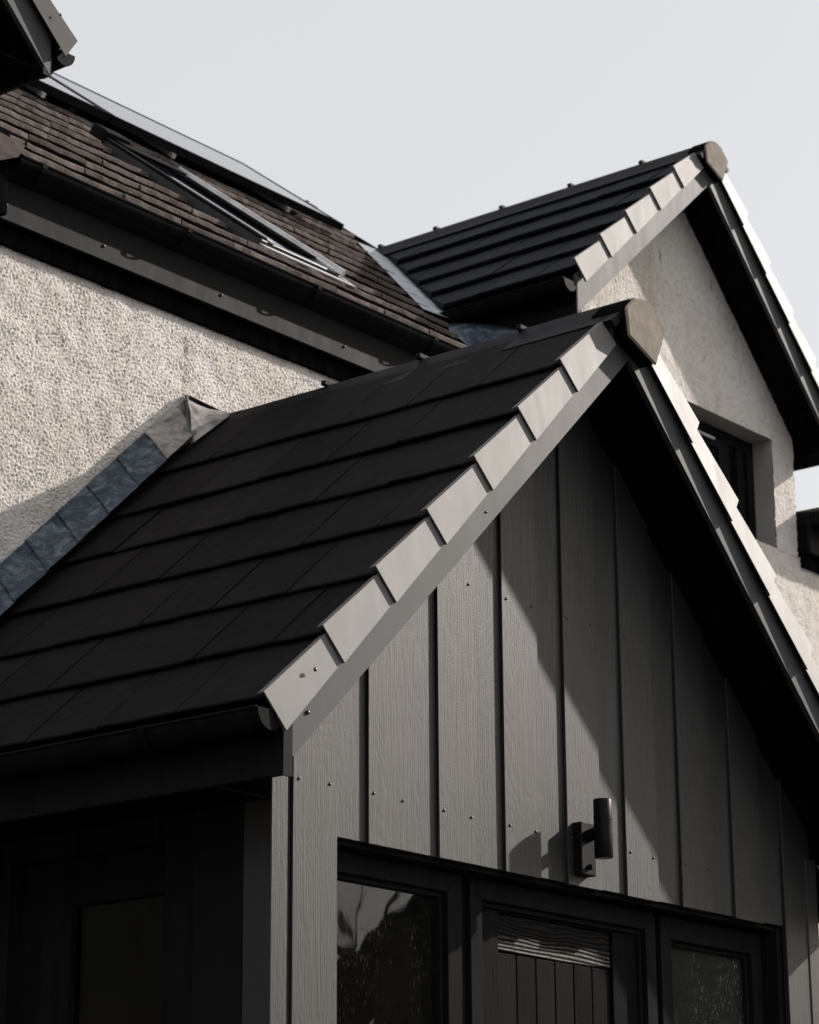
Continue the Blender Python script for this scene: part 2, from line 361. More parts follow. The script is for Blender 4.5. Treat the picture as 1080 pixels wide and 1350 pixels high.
# ------------------------------------------------------------------ generic gable roof trims (verge caps, bargeboards, cap tile)
class Gable:
    def __init__(s, xc, za, thl, thr): s.xc = xc; s.za = za; s.th = (thl, thr)
    def pt(s, side, D, p):   # side 0 = left, 1 = right; D down the slope, p out of the slope, both from the bargeboard's lower apex
        t = s.th[side]; sg = -1 if side == 0 else 1
        return (s.xc+sg*(D*math.cos(t)+p*math.sin(t)), s.za-D*math.sin(t)+p*math.cos(t))
def bargeboards(gb, parent, yb, length, ptop, thick=.02, ret=.03, lens=(None, None), mats='barge', lip=.012):
    for side in (0, 1):
        Lg = lens[side] or length; q = gb.pt
        g = G(); t = gb.th[side]; sg = -1 if side == 0 else 1
        top = ptop
        # mitred at the apex, cut plumb at the foot
        a0 = (gb.xc+sg*.0015, gb.za+.0) ; a1 = (gb.xc+sg*.0015, gb.za+top/math.cos(t))
        b0 = q(side, Lg, 0); b1x = b0[0]; b1 = (b1x, b0[1]+top/math.cos(t))
        g.prism([a0, b0, b1, a1] if side else [b0, a0, a1, b1], 'y', yb, yb+thick)
        g.obj('bargeboard', mats, parent, bev=.0012)
def verge_caps(gb, parent, yu, joints, pb, pt_, gauge, side, tiltdeg=8, mat_='verge', last=None):
    """joints: D of each cap's lower end; the cap's face leans out towards its lower edge"""
    lean = math.tan(R(tiltdeg))*(pt_-pb)
    for j, D in enumerate(joints):
        up_ = joints[j-1] if j else max(D-gauge, .02)
        D0, D1 = up_-.012, D                                  # upper end tucks behind the next cap
        if j == 0: D0 = up_
        g = G(); dn = .010
        pm = (pb+pt_)/2; Dm = (D0+D1)/2
        def Y(D, p): return yu+lean*(p-pm)/(pt_-pb)-.009*(D-Dm)/max(.05, (D1-D0))
        def P(D, p, dy=0): x, z = gb.pt(side, D, p); return (x, Y(D, p)+dy, z)
        quad_ = [(D1+dn, pb-.003), (D0, pb), (D0, pt_-.026), (D1-.004, pt_+.002)]
        g.hexa([P(D, p) for D, p in quad_]+[P(D, p, .005) for D, p in quad_])
        fl = [(D1-.004, pt_+.002, .0055), (D0, pt_-.026, .0055), (D0, pt_-.029, .026), (D1-.004, pt_-.001, .026)]
        g.hexa([P(D, p-.005, dy) for D, p, dy in fl]+[P(D, p, dy) for D, p, dy in fl])
        en = [(D1+dn, pb-.003, .0055), (D1-.010, pt_-.006, .0055), (D1-.010, pt_-.006, .012), (D1+dn, pb-.003, .012)]
        g.hexa([P(D, p, dy) for D, p, dy in en]+[P(D-.004, p, dy) for D, p, dy in en])
        c = g.obj('verge_cap', mat_, parent, bev=.0010)

# ================================================================== THE PORCH
Y0 = 4.80; XC = 6.82; TH = R(43.7); ZA = 3.003; YB = 4.531; YU = 4.517
XL, XR = 5.36, 8.34
PG = Gable(XC, ZA, TH, TH)
porch = thing('porch', 'charcoal boarded gabled porch with steep black tiled roof and glazed entrance door', 'porch', (6.85, 5.6, -1.25))
HEAD = 1.285; WL, WR = 5.648, 8.085
def rake_z(x): return ZA+.055-abs(x-XC)*math.tan(TH)      # soffit line against the boards
# --- core walls behind the boards
g = G()
core = [(XL+.012, -1.25), (WL, -1.25), (WL, HEAD), (WR, HEAD), (WR, -1.25), (XR-.01, -1.25), (XR-.01, rake_z(XR)+.02), (XC, ZA+.07), (XL+.012, rake_z(XL)+.02)]
# front wall as three convex pieces
g.prism([(XL+.012, -1.25), (WL, -1.25), (WL, HEAD+.002), (XL+.012, HEAD+.002)], 'y', Y0+.024, Y0+.16)
g.prism([(WR, -1.25), (XR-.012, -1.25), (XR-.012, HEAD+.002), (WR, HEAD+.002)], 'y', Y0+.024, Y0+.16)
g.prism([(XL+.012, HEAD+.004), (XR-.012, HEAD+.004), (XR-.012, rake_z(XR)+.02), (XC, ZA+.07), (XL+.012, rake_z(XL)+.02)], 'y', Y0+.024, Y0+.16)
g.obj('front_wall', 'felt', porch)
# right side wall, and left side wall round its window
SWy0, SWy1, SWz1 = 5.215, 5.86, 1.285
g = G(); g.box((XR-.16, Y0+.17, -1.25), (XR-.012, YW+.02, 1.62)); g.obj('side_wall', 'board_back', porch, label='right side wall of charcoal boards')
g = G(); g.box((XL+.012, Y0+.17, -1.25), (XL+.14, SWy0, 1.62)); g.box((XL+.012, SWy1, -1.25), (XL+.14, YW+.02, 1.62)); g.box((XL+.012, SWy0, SWz1), (XL+.14, SWy1, 1.62)); g.box((XL+.012, SWy0, -1.25), (XL+.14, SWy1, -.2))
g.obj('side_wall', 'felt', porch, label='left side wall pierced by a window')
# --- vertical boards on the front: proud boards with recessed ones between
def clip_board(x0, x1, y0, y1, zb, name, m, bev=.0015, label=None):
    zt0, zt1 = rake_z(x0), rake_z(x1)
    pts = [(x0, zb), (x1, zb), (x1, zt1)]
    if x0 < XC < x1: pts.append((XC, rake_z(XC)))
    pts.append((x0, zt0)); g = G(); g.prism(pts, 'y', y0, y1); return g.obj(name, m, porch, bev=bev, label=label)
xs = [5.455+.3325*k for k in range(9)]
for k, x in enumerate(xs):
    x0, x1 = x, x+.188
    zb = HEAD-random.uniform(0, .004) if (x1 > WL+.01 and x0 < WR-.01) else -1.25
    if k == 0: x1 = WL-.001
    clip_board(x0, x1, Y0, Y0+.0205, zb, 'board', 'board')
    b0, b1 = x1+.0015, (xs[k+1]+.012 if k < 8 else XR-.04)
    b0 = x1-.012
    zb2 = HEAD+.004-random.uniform(0, .003) if (b1 > WL+.01 and b0 < WR-.01) else -1.25
    if k == 0: b0 = WL+.0005
    clip_board(b0, b1, Y0+.012 if k else Y0+.0115, Y0+.0235, zb2, 'board', 'board_back')
# corner board at the left and right
g = G(); g.prism([(XL, -1.25), (XL+.070, -1.25), (XL+.070, 1.60), (XL, 1.60)], 'y', Y0-.004, Y0+.10); g.obj('corner_board', 'board', porch, bev=.002)
g = G(); g.box((XR-.075, Y0-.004, -1.25), (XR, Y0+.10, 1.55)); g.obj('corner_board', 'board', porch, bev=.002)
clip_board(XL+.068, 5.467, Y0+.0115, Y0+.0235, -1.25, 'board', 'board_back')
# screws in two rows, plus a higher pair row
for k, x in enumerate(xs):
    for dx in (.024, .159):
        if k == 0 and dx > .1: dx = .158
        if x+dx < XR-.1: screw(porch, x+dx, Y0, 1.432+random.uniform(-.004, .004), BSCREW, .85)
        if 1 < k < 7: screw(porch, x+dx, Y0, 2.163+random.uniform(-.004, .004), BSCREW, .85)
# --- side boards on the left wall
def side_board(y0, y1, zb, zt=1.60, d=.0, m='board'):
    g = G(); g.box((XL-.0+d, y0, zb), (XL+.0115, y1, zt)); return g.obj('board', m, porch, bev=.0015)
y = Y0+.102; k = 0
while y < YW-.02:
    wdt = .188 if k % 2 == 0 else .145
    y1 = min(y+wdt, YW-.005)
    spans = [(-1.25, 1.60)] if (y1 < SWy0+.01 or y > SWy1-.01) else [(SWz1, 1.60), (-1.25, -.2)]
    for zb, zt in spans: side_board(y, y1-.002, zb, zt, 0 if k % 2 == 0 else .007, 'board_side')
    y = y1; k += 1
# --- window and door set in the front
def frame_unit(parent, name, x0, x1, z0, z1, y0, wv, wh, dep, bot=None, m='frame'):
    """picture-frame of four mitred bars with a stepped inner bead"""
    bot = wh if bot is None else bot
    g = G()
    g.prism([(x0, z0), (x0+wv, z0+bot), (x0+wv, z1-wh), (x0, z1)], 'y', y0, y0+dep)
    g.prism([(x1, z0), (x1, z1), (x1-wv, z1-wh), (x1-wv, z0+bot)], 'y', y0, y0+dep)
    g.prism([(x0, z1), (x0+wv, z1-wh), (x1-wv, z1-wh), (x1, z1)], 'y', y0, y0+dep)
    g.prism([(x0, z0), (x1, z0), (x1-wv, z0+bot), (x0+wv, z0+bot)], 'y', y0, y0+dep)
    b = .016
    g.box((x0+wv, y0+.018, z0+bot), (x0+wv+b, y0+dep, z1-wh)); g.box((x1-wv-b, y0+.018, z0+bot), (x1-wv, y0+dep, z1-wh))
    g.box((x0+wv+b, y0+.018, z1-wh-b), (x1-wv-b, y0+dep, z1-wh)); g.box((x0+wv+b, y0+.018, z0+bot), (x1-wv-b, y0+dep, z0+bot+b))
    return g.obj(name, m, parent, bev=.002)
FY = Y0+.085
# window heads and posts
g = G(); g.box((WL, Y0+.03, HEAD-.012), (WR, Y0+.16, HEAD+.0025)); g.obj('head_lining', 'frame', porch)
win = frame_unit(porch, 'window', 5.652, 6.335, -1.12, 1.268, FY, .070, .060, .06); win['label'] = 'tall fixed pane left of the door, reflecting sky and bare branches'
g = G(); g.box((5.72, FY+.034, -1.06), (6.267, FY+.040, 1.21)); g.obj('pane', 'glass', win)
win = frame_unit(porch, 'window', 7.432, 8.078, -1.12, 1.262, FY, .066, .075, .06); win['label'] = 'tall dusty fixed pane right of the door'
g = G(); g.box((7.49, FY+.034, -1.06), (8.015, FY+.040, 1.19)); g.obj('pane', 'glass_dusty', win)
g = G(); g.box((6.338, FY+.02, -1.25), (6.376, FY+.06, 1.27)); g.box((7.404, FY+.02, -1.25), (7.430, FY+.06, 1.27)); g.obj('post', 'frame', porch)
fr = frame_unit(porch, 'door_frame', 6.379, 7.402, -1.2, 1.266, FY, .060, .062, .07)
door = (lambda g: g.obj('door', 'door', porch, bev=.003, label='black boarded entrance door with a wood-grained rail'))(
    G().box((6.452, FY+.03, -1.15), (6.560, FY+.075, 1.190)).box((7.185, FY+.03, -1.15), (7.330, FY+.075, 1.190)).box((6.560, FY+.031, 1.180), (7.185, FY+.075, 1.1895)).box((6.560, FY+.050, -1.15), (7.185, FY+.074, 1.18)))
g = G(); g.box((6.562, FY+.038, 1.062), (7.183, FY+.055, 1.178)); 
rail_m = MAT['rail']
# swirling cut grain; sunlight on its low ridges painted into the colour
def rail_material():
    m = MAT['rail']; m.node_tree.nodes.clear(); o = m.node_tree.nodes.new('ShaderNodeOutputMaterial'); p = m.node_tree.nodes.new('ShaderNodeBsdfPrincipled'); p.inputs['Specular IOR Level'].default_value = .03; p.name = 'Principled BSDF'
    m.node_tree.links.new(p.outputs[0], o.inputs[0]); L = m.node_tree.links
    v = coords(m, (1, 1, 1), False); sp = N(m, 'ShaderNodeSeparateXYZ'); L.new(v, sp.inputs[0])
    wp = noise(m, coords(m, (3.2, 1, 9), False), 1., 2, .5)
    # nearly flat lines low on the rail, loosely curling above
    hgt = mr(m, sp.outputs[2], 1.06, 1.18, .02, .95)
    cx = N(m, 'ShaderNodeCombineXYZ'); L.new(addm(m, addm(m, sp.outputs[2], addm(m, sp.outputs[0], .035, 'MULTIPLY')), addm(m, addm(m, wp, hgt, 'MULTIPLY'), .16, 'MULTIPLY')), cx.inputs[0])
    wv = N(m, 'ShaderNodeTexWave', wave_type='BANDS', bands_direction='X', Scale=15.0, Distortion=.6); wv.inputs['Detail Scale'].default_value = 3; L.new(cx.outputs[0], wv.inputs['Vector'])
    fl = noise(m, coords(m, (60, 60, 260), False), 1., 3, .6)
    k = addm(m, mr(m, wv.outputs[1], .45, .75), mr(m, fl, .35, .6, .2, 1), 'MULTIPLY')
    sunlit = mr(m, sp.outputs[2], 1.07, 1.12, 1., .05)
    k2 = addm(m, k, sunlit, 'MULTIPLY')
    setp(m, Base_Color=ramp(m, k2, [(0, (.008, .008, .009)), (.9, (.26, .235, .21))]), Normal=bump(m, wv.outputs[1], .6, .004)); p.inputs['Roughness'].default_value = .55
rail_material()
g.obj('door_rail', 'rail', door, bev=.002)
px = 6.562; wds = [.1035]*6
for wd_ in wds:
    g = G(); g.box((px+.0018, FY+.040, -1.12), (px+wd_-.0018, FY+.0505, 1.058)); g.obj('plank', 'door', door, bev=.003); px += wd_
# side window in the left wall
g = G()
sw = link('window', G().mesh('window', MAT['frame']), porch, label='small dark side window showing the warm room inside')
g = G(); xw = XL+.055
def bar(y0, y1, z0, z1, x0=xw, x1=xw+.05): return G().box((x0, y0, z0), (x1, y1, z1))
g = G(); g.box((xw, SWy0, -.2), (xw+.05, SWy0+.04, SWz1)).box((xw, SWy1-.22, -.2), (xw+.05, SWy1, SWz1)).box((xw, SWy0+.04, SWz1-.14), (xw+.05, SWy1-.22, SWz1)).box((xw, SWy0+.04, -.2), (xw+.05, SWy1-.22, -.12))
sw.data = g.mesh('window', MAT['frame'], bev=.003)
g = G(); g.box((xw+.025, SWy0+.03, -.15), (xw+.031, SWy1-.20, SWz1-.12)); g.obj('pane', 'glass_side', sw)
# --- interior of the porch, seen through the panes
g = G(); g.box((XL+.15, YW-.03, -1.25), (XR-.17, YW-.005, 1.60)); g.box((XL+.142, Y0+.17, 1.565), (XR-.162, YW-.005, 1.60)); g.box((XR-.185, Y0+.17, -1.25), (XR-.165, YW-.03, 1.56))
g.obj('inner_lining', 'inner', porch)
g = G(); g.box((6.9, 6.15, -1.25), (7.9, YW-.031, 1.15)); g.obj('inner_doorway', 'inner_dark', porch)
g = G(); g.box((6.55, 6.33, 1.32), (8.0, YW-.031, 1.45)); g.obj('inner_beam', 'inner_shelf', porch)

# --- porch roof: deck, tiles, soffits, eaves
def slope_slab(gb, side, D0, D1, p0, p1, y0, y1):
    a = gb.pt(side, D0, p0); b = gb.pt(side, D1, p0); c = gb.pt(side, D1, p1); d = gb.pt(side, D0, p1)
    xc = gb.xc
    return ([b, a, d, c] if side == 0 else [a, b, c, d]), y0, y1
def roof_half(gb, side, Dend, p0, p1, y0, y1):
    t = gb.th[side]; a = (gb.xc, gb.za+p0/math.cos(t)); d = (gb.xc, gb.za+p1/math.cos(t)); b = gb.pt(side, Dend, p0); c = gb.pt(side, Dend, p1)
    return [a, b, c, d] if side else [b, a, d, c]
proof = G(); 
for side in (0, 1): proof.prism(roof_half(PG, side, 2.18, .075, .135, YB+.03, YW-.01), 'y', YB+.03, YW-.01) if side == 0 else proof.prism(roof_half(PG, side, 2.18, .075, .1352, YB+.03, YW-.01), 'y', YB+.031, YW-.011)
proof = proof.obj('roof', 'felt', porch)
# soffit boards under the front overhang and sloping ceiling edge
g = G()
for side in (0, 1):
    g.prism(roof_half(PG, side, 2.30, .055, .072, YB+.022, Y0+.02), 'y', YB+.022+.0005*side, Y0+.02)
g.obj('soffit', 'soffit', porch)
THICK = .013
noses = [.36, .685, 1.005, 1.33, 1.655, 1.975, 2.285]
TB = tile_set('roof_tile', .30, .325, THICK, 'tile_black', .0022)
rs = random.Random(3)
for side in (0, 1):
    t = PG.th[side]; up_s = Vector((math.cos(t)*(1 if side == 0 else -1), 0, math.sin(t)))
    u = Vector((0, -1, 0)) if side == 0 else Vector((0, 1, 0))
    for i, D in enumerate([.04]+noses if False else noses):
        x, z = PG.pt(side, D, .182)
        if side == 0: o = Vector((x, YW-.01, z)); x0, x1 = 0, YW-.01-(YU+.018)
        else: o = Vector((x, YU+.018, z)); x0, x1 = 0, YW-.01-(YU+.018)
        lay_course(proof, 'roof_tile', TB, o, u, up_s, x0, x1, (.15 if i % 2 else .30)+.08, .30, .325, THICK, rs)
# verge caps
jl = [.377, .70, 1.015, 1.335, 1.66, 1.975, 2.305]
for side in (0, 1): verge_caps(PG, porch, YU, jl, .084, .200, .325, side)
bargeboards(PG, porch, YB, 2.36, .150, lens=(2.355, 2.50))
# eaves fascia, soffit box, gutter (left and right)
def eaves(gb, side, parent, xf, y0, y1, zbot, ztop, xwall, gut=.055, gz=None, brackets=True, endcap=True, mt='fascia', front=None, nbr=.75, off=.3):
    sg = -1 if side == 0 else 1
    g = G(); g.box((xf, y0, zbot), (xf-sg*.018, y1, ztop)); g.obj('fascia', mt, parent, bev=.0015)
    g = G(); g.box((xf-sg*.019, Y0, zbot+.003), (xwall, y1, zbot+.0055)); g.obj('eaves_soffit', 'soffit', parent)
    if front:   # small plate closing the box end
        g = G(); g.box((xf+sg*.004, y0-front-.002, zbot-.004), (xf-sg*.034, y0-.002+.004-front+.001, ztop-.035)); g.box((xf+sg*.004, y0-front, zbot-.004), (xf+sg*.0005, y0+.03, ztop-.035)); g.obj('box_end', mt, parent, bev=.001)
    gz = gz if gz is not None else ztop-.03
    gc = xf+sg*(gut+.012)
    gutter(parent, (gc, y0-.01, gz), (gc, y1, gz), gut, sg, nbr, off)
def gutter(parent, a, b, r, sg, nbr, off, name='gutter', m='gutter'):
    a, b = Vector(a), Vector(b); d = (b-a).normalized(); side = Vector((0, 0, 1)).cross(d).normalized()
    n = 12; outer = []; inner = []
    g = G(); vs = []; fs = []
    for p in (a, b):
        for rr in (r, r-.004):
            for k in range(n+1):
                an = math.pi*k/n; q = p+side*rr*math.cos(an)-Vector((0, 0, 1))*rr*math.sin(an)*1.05; vs.append(tuple(q))
    W = n+1
    for k in range(n):
        fs.append((k, k+1, 2*W+k+1, 2*W+k)); fs.append((W+k+1, W+k, 3*W+k, 3*W+k+1))
    fs += [(0, 2*W, 3*W, W), (n, W+n, 3*W+n, 2*W+n)]
    for s_ in (0, 2*W):
        for k in range(n): fs.append((s_+k, s_+W+k, s_+W+k+1, s_+k+1))
    g.add(vs, fs)
    # rolled lips
    for s_ in (1, -1):
        g.tube([a+side*s_*r, b+side*s_*r], .005, 8)
    # stop end: half disc with a rim
    for p, e in ((a, -1), (b, 1)):
        pts = [tuple(p+side*r*1.03*math.cos(math.pi*k/n)-Vector((0, 0, 1))*r*1.09*math.sin(math.pi*k/n)) for k in range(n+1)]
        q = [tuple(Vector(x)+d*e*.006) for x in pts]; kk = len(pts)
        g.add(pts+q, [tuple(range(kk)), tuple(range(2*kk-1, kk-1, -1))]+[(i, i+1, i+1+kk, i+kk) for i in range(kk-1)]+[(kk-1, 0, kk, 2*kk-1)])
    go = g.obj(name, m, parent, smooth=True)
    L = (b-a).length; t = off
    while t < L:
        c = a+d*t; g = G()
        arc = [c+side*(r+.006)*math.cos(math.pi*k/10)-Vector((0, 0, 1))*(r+.006)*math.sin(math.pi*k/10)*1.05 for k in range(11)]
        for i in range(10):
            p, q = arc[i], arc[i+1]; nrm = ((p+q)/2-c).normalized()*.004
            g.hexa([tuple(x) for x in (p-d*.011, q-d*.011, q+d*.011, p+d*.011, p-d*.011+nrm, q-d*.011+nrm, q+d*.011+nrm, p+d*.011+nrm)])
        g.hexa([tuple(c+side*s1*(r+.001)+d*s2*.011+Vector((0, 0, s3))) for s1, s2, s3 in ((-1, -1, .004), (1, -1, .004), (1, 1, .004), (-1, 1, .004), (-1, -1, .009), (1, -1, .009), (1, 1, .009), (-1, 1, .009))])
        g.obj('bracket', m, go); t += nbr
    return go
eaves(PG, 0, porch, 5.110, YB+.004, YW-.01, 1.352, 1.545, XL+.01, .052, 1.515, front=.004, off=.42)
eaves(PG, 1, porch, 8.530, YB+.004, YW-.01, 1.352, 1.545, XR-.01, .052, 1.515, front=.004, off=.42)
screw(porch, 5.205, YB-.001, 1.535, SCREW, 1.1); screw(porch, 5.205, YU-.012, 1.650, SCREW, 1.1)
screw(porch, 6.02, YB-.001, 2.29, SCREW, .7); screw(porch, 5.098, YB-.002, 1.50, SCREW, .8)
screw(porch, 8.40, YB-.001, 1.58, SCREW, 1.0)
# ridge: angular cap tiles and the sandy end cap
def ridge_tile(parent, y0, y1, cxr, zt, wtop, wsh, drop, th, m, arris=True, seed=0):
    # bent sheet: flat crown, sloping sides
    out = [(cxr-wsh, zt-drop), (cxr-wtop-.03, zt-.052), (cxr-wtop, zt-.012), (cxr-wtop*.4, zt), (cxr+wtop*.4, zt), (cxr+wtop, zt-.012), (cxr+wtop+.03, zt-.052), (cxr+wsh, zt-drop)]
    inn = [(x*.86+cxr*.14, z-th) for x, z in out]
    n = len(out); g = G(); vs = []
    for y in (y0, y1): vs += [(x, y, z) for x, z in out]+[(x, y, z) for x, z in inn]
    fs = []
    for k in range(n-1):
        fs += [(k, k+1, 2*n+k+1, 2*n+k), (n+k+1, n+k, 3*n+k, 3*n+k+1), (k, n+k, n+k+1, k+1), (2*n+k+1, 3*n+k+1, 3*n+k, 2*n+k)]
    fs += [(0, 2*n, 3*n, n), (n-1, 2*n-1, 4*n-1, 3*n-1)]
    g.add(vs, fs); return g.obj('ridge_tile', m, parent, smooth=True)
CR = 6.838
y = YU-.02; k = 0; ZR = 3.212
while y < 6.37:
    y1 = min(y+.44, 6.40)
    ridge_tile(proof, y, y1+(.012 if y1 < 6.3 else 0), CR-.012, ZR-.002*(k % 2)+(.004 if k == 0 else 0), .042, .150, .118, .020, 'ridge'); y += .44; k += 1
for yy in (YU+.43, YU+.87, YU+1.31):     # metal clips at the joints
    g = G(); g.box((CR-.07, yy-.012, ZR-.012), (CR+.045, yy+.01, ZR+.006)); g.obj('ridge_clip', 'ridge', proof, bev=.002)
def end_cap(parent, pts, y0, y1, m='cap'):
    g = G(); g.prism(pts, 'y', y0, y1); return g.obj('ridge_end_cap', m, parent, bev=.006)
cp = [(6.722, 3.150), (6.775, 3.198), (6.838, 3.213), (6.885, 3.200), (6.958, 3.135), (6.944, 3.100), (6.893, 2.990), (6.735, 3.052)]
end_cap(porch, cp, 4.468, 4.480); end_cap(porch, [(x*.97+6.84*.03, z*.985+3.1*.015) for x, z in cp], 4.4805, YU+.10, 'soffit')
# --- stepped lead flashing where the porch roof meets the wall
def lead_piece(parent, D0, D1, m, seed, skew=.10):
    """dressed lead: from the wall down over the edge of the tiles in one soft fold"""
    rs = random.Random(seed); g = G(); vs = []; rows = 4; cols = 7
    for r in range(rows):
        fD = r/(rows-1); D = D0+(D1-D0)*fD
        for q in range(cols):
            f = q/(cols-1)
            pp = .205+.078*(1-f)**1.25; yy = YW-.012-.155*f**.9
            x, z = PG.pt(0, D+skew*(f-.5)*1.25, pp); lift = .0075*fD+rs.uniform(-.0022, .0022)
            vs.append((x-lift*.35, yy-lift*.6, z+lift*.7))
    n = len(vs); th = [(x+.001, y+.003, z-.003) for x, y, z in vs]
    fs = []
    for r in range(rows-1):
        for q in range(cols-1):
            a = r*cols+q; fs.append((a, a+1, a+cols+1, a+cols)); fs.append((n+a+1, n+a, n+a+cols, n+a+cols+1))
    for q in range(cols-1):
        fs.append((q, n+q, n+q+1, q+1)); k = (rows-1)*cols+q; fs.append((k+1, n+k+1, n+k, k))
    for r in range(rows-1):
        k = r*cols; fs.append((k+cols, n+k+cols, n+k, k)); k += cols-1; fs.append((k, n+k, n+k+cols, k+cols))
    g.add(vs+th, fs); return g.obj('lead_flashing', m, parent, smooth=True)
D = .055; k = 0
while D < 2.3:
    lead_piece(proof, D-.015, D+.200, 'lead' if k > 0 else 'lead_cap', k); D += .197; k += 1
# lead saddle over the ridge end
g = G(); A, B = Vector((6.695, YW-.014, 3.272)), Vector((6.875, YW-.014, 3.250)); C, D_ = Vector((6.565, 6.300, 3.005)), Vector((6.765, 6.300, 3.168)); vs = []; nr, nc = 6, 6
for i in range(nr):
    for j in range(nc):
        u_, v_ = i/(nr-1), j/(nc-1); p = (A*(1-v_)+B*v_)*(1-u_)+(C*(1-v_)+D_*v_)*u_+Vector((0, -.016, .014))*min(1, u_*3); bl = math.sin(math.pi*u_)*.010+random.uniform(-.0006, .0006)
        vs.append((p.x-.01*bl, p.y-bl*.7, p.z+bl*.7))
k = len(vs); g.add(vs+[(x, y+.004, z-.003) for x, y, z in vs], [(i*nc+j, i*nc+j+1, (i+1)*nc+j+1, (i+1)*nc+j) for i in range(nr-1) for j in range(nc-1)]+[(j, k+j, k+j+1, j+1) for j in range(nc-1)]+[(i*nc, (i+1)*nc, k+(i+1)*nc, k+i*nc) for i in range(nr-1)]+[((nr-1)*nc+j, (nr-1)*nc+j+1, k+(nr-1)*nc+j+1, k+(nr-1)*nc+j) for j in range(nc-1)])
g.obj('lead_saddle', 'lead_cap', proof, smooth=True)
g = G(); g.tube([(6.694, YW-.024, 3.275), (6.630, 6.365, 3.150), (6.567, 6.275, 3.020)], .006, 8); g.obj('lead_welt', 'lead', proof, smooth=True)
g = G(); g.hexa([(6.705, YW-.020, 3.268), (6.905, YW-.020, 3.258), (6.905, YW-.006, 3.258), (6.705, YW-.006, 3.268), (6.700, YW-.020, 3.284), (6.905, YW-.020, 3.268), (6.905, YW-.006, 3.268), (6.700, YW-.006, 3.284)]); g.obj('sealant_bead', 'soffit', proof)

# ================================================================== THE MAIN HOUSE
house = thing('house', 'house with pale roughcast wall, brown tiled roof and long dark gutter behind the porch', 'house', (8.2, 7.5, -1.25))
YF = 6.395; XH0, XH1 = 4.2, 11.6
X_GL, X_GR = 9.10, 11.215          # upper gable wall corners
parts = [rough_sheet(5.30, 7.95, 2.15, 3.64, .0046, YW, .0021, 11, None, (.026, .0088))]
def quad(x0, x1, z0, z1, nx=12, nz=12):
    X, Z = np.meshgrid(np.linspace(x0, x1, nx), np.linspace(z0, z1, nz), indexing='ij'); co = np.stack([X, np.full_like(X, YW), Z], -1).reshape(-1, 3)
    i, k = np.meshgrid(np.arange(nx-1), np.arange(nz-1), indexing='ij'); a = (i*nz+k).ravel(); return co, np.stack([a, a+nz, a+nz+1, a+1], -1)
parts += [quad(XH0, 5.30, -1.25, 3.64), quad(5.30, 7.95, -1.25, 2.15), quad(7.95, 9.0, -1.25, 3.64)]
parts += [rough_sheet(9.0, 12.6, 2.9, 3.64, .011, YW, .0021, 21), quad(9.0, 12.6, -1.25, 2.9)]
wall = link('wall', sheets_mesh('wall', parts, MAT['render']), house)
g = G(); g.box((XH0, YW+.012, -1.25), (12.6, YW+.25, 3.64)); g.obj('wall_core', 'reveal', house)
# eaves: fascia, soffit, gutter on the left of the upper gable
def main_eaves(x0, x1, off):
    g = G(); g.box((x0, YF, 3.657), (x1, YF+.018, 3.86)); g.obj('fascia', 'fascia', house, bev=.0015)
    g = G(); g.box((x0, YF+.019, 3.662), (x1, YW+.02, 3.68)); g.box((x0, YW-.022, 3.590), (x1, YW+.011, 3.661)); g.obj('eaves_soffit', 'soffit', house)
    gutter(house, (x0+.02, YF-.046, 3.872), (x1-.02, YF-.046, 3.872), .041, 1, .745, off)
main_eaves(5.69, X_GL-.02, .10)
main_eaves(X_GR+.02, 12.6, .3)
for x in (5.72, 6.20, 6.83, 7.56, 8.2):
    screw(house, x, YF-.001, 3.712, BSCREW, 1.1)
# dark box and lead apron closing the eaves at the left gable
g = G(); g.box((5.30, YF-.045, 3.652), (5.685, YW-.03, 3.97)); g.obj('eaves_box', 'soffit', house)
g = G(); g.add([(5.30, YF-.11, 3.93), (5.70, YF-.11, 3.90), (5.66, YF-.12, 3.84), (5.58, YF-.12, 3.80), (5.30, YF-.12, 3.80), (5.30, YF+.12, 3.99), (5.70, YF+.10, 3.99)],
               [(0, 1, 2, 3, 4), (0, 5, 6, 1)]); g.obj('valley_apron', 'tile_brown', house)
# roof
GA = .290; SR = 3.40
mroof = G(); a = mainpt(0, -.02, -.06); b = mainpt(0, SR, -.06)
mroof.prism([(a.y, a.z), (b.y, b.z), (b.y+.3, b.z-.5), (b.y+2.6, 3.84), (a.y+.3, 3.70)], 'x', XH0, 10.24)
mroof = mroof.obj('roof', 'felt', house)
TBR = tile_set('roof_tile', .30, GA, .030, 'tile_brown', .005, .010)
rs = random.Random(9); u = Vector((1, 0, 0)); sv = Vector((0, math.cos(AL), math.sin(AL)))
XU, ZU, THU = 10.163, 5.276, R(41.3)
def valley_x(y):      # plan line where the main slope meets the left slope of the upper gable
    z = EZ+(y-EY)*math.tan(AL)+.03; return XU-((ZU+.165/math.cos(THU))-z)/math.tan(THU)
VA = Vector((valley_x(6.8), 6.8, 0)); VB = Vector((valley_x(8.2), 8.2, 0)); VD = (VB-VA).normalized(); VN = Vector((VD.y, -VD.x, 0))   # points to the gable side
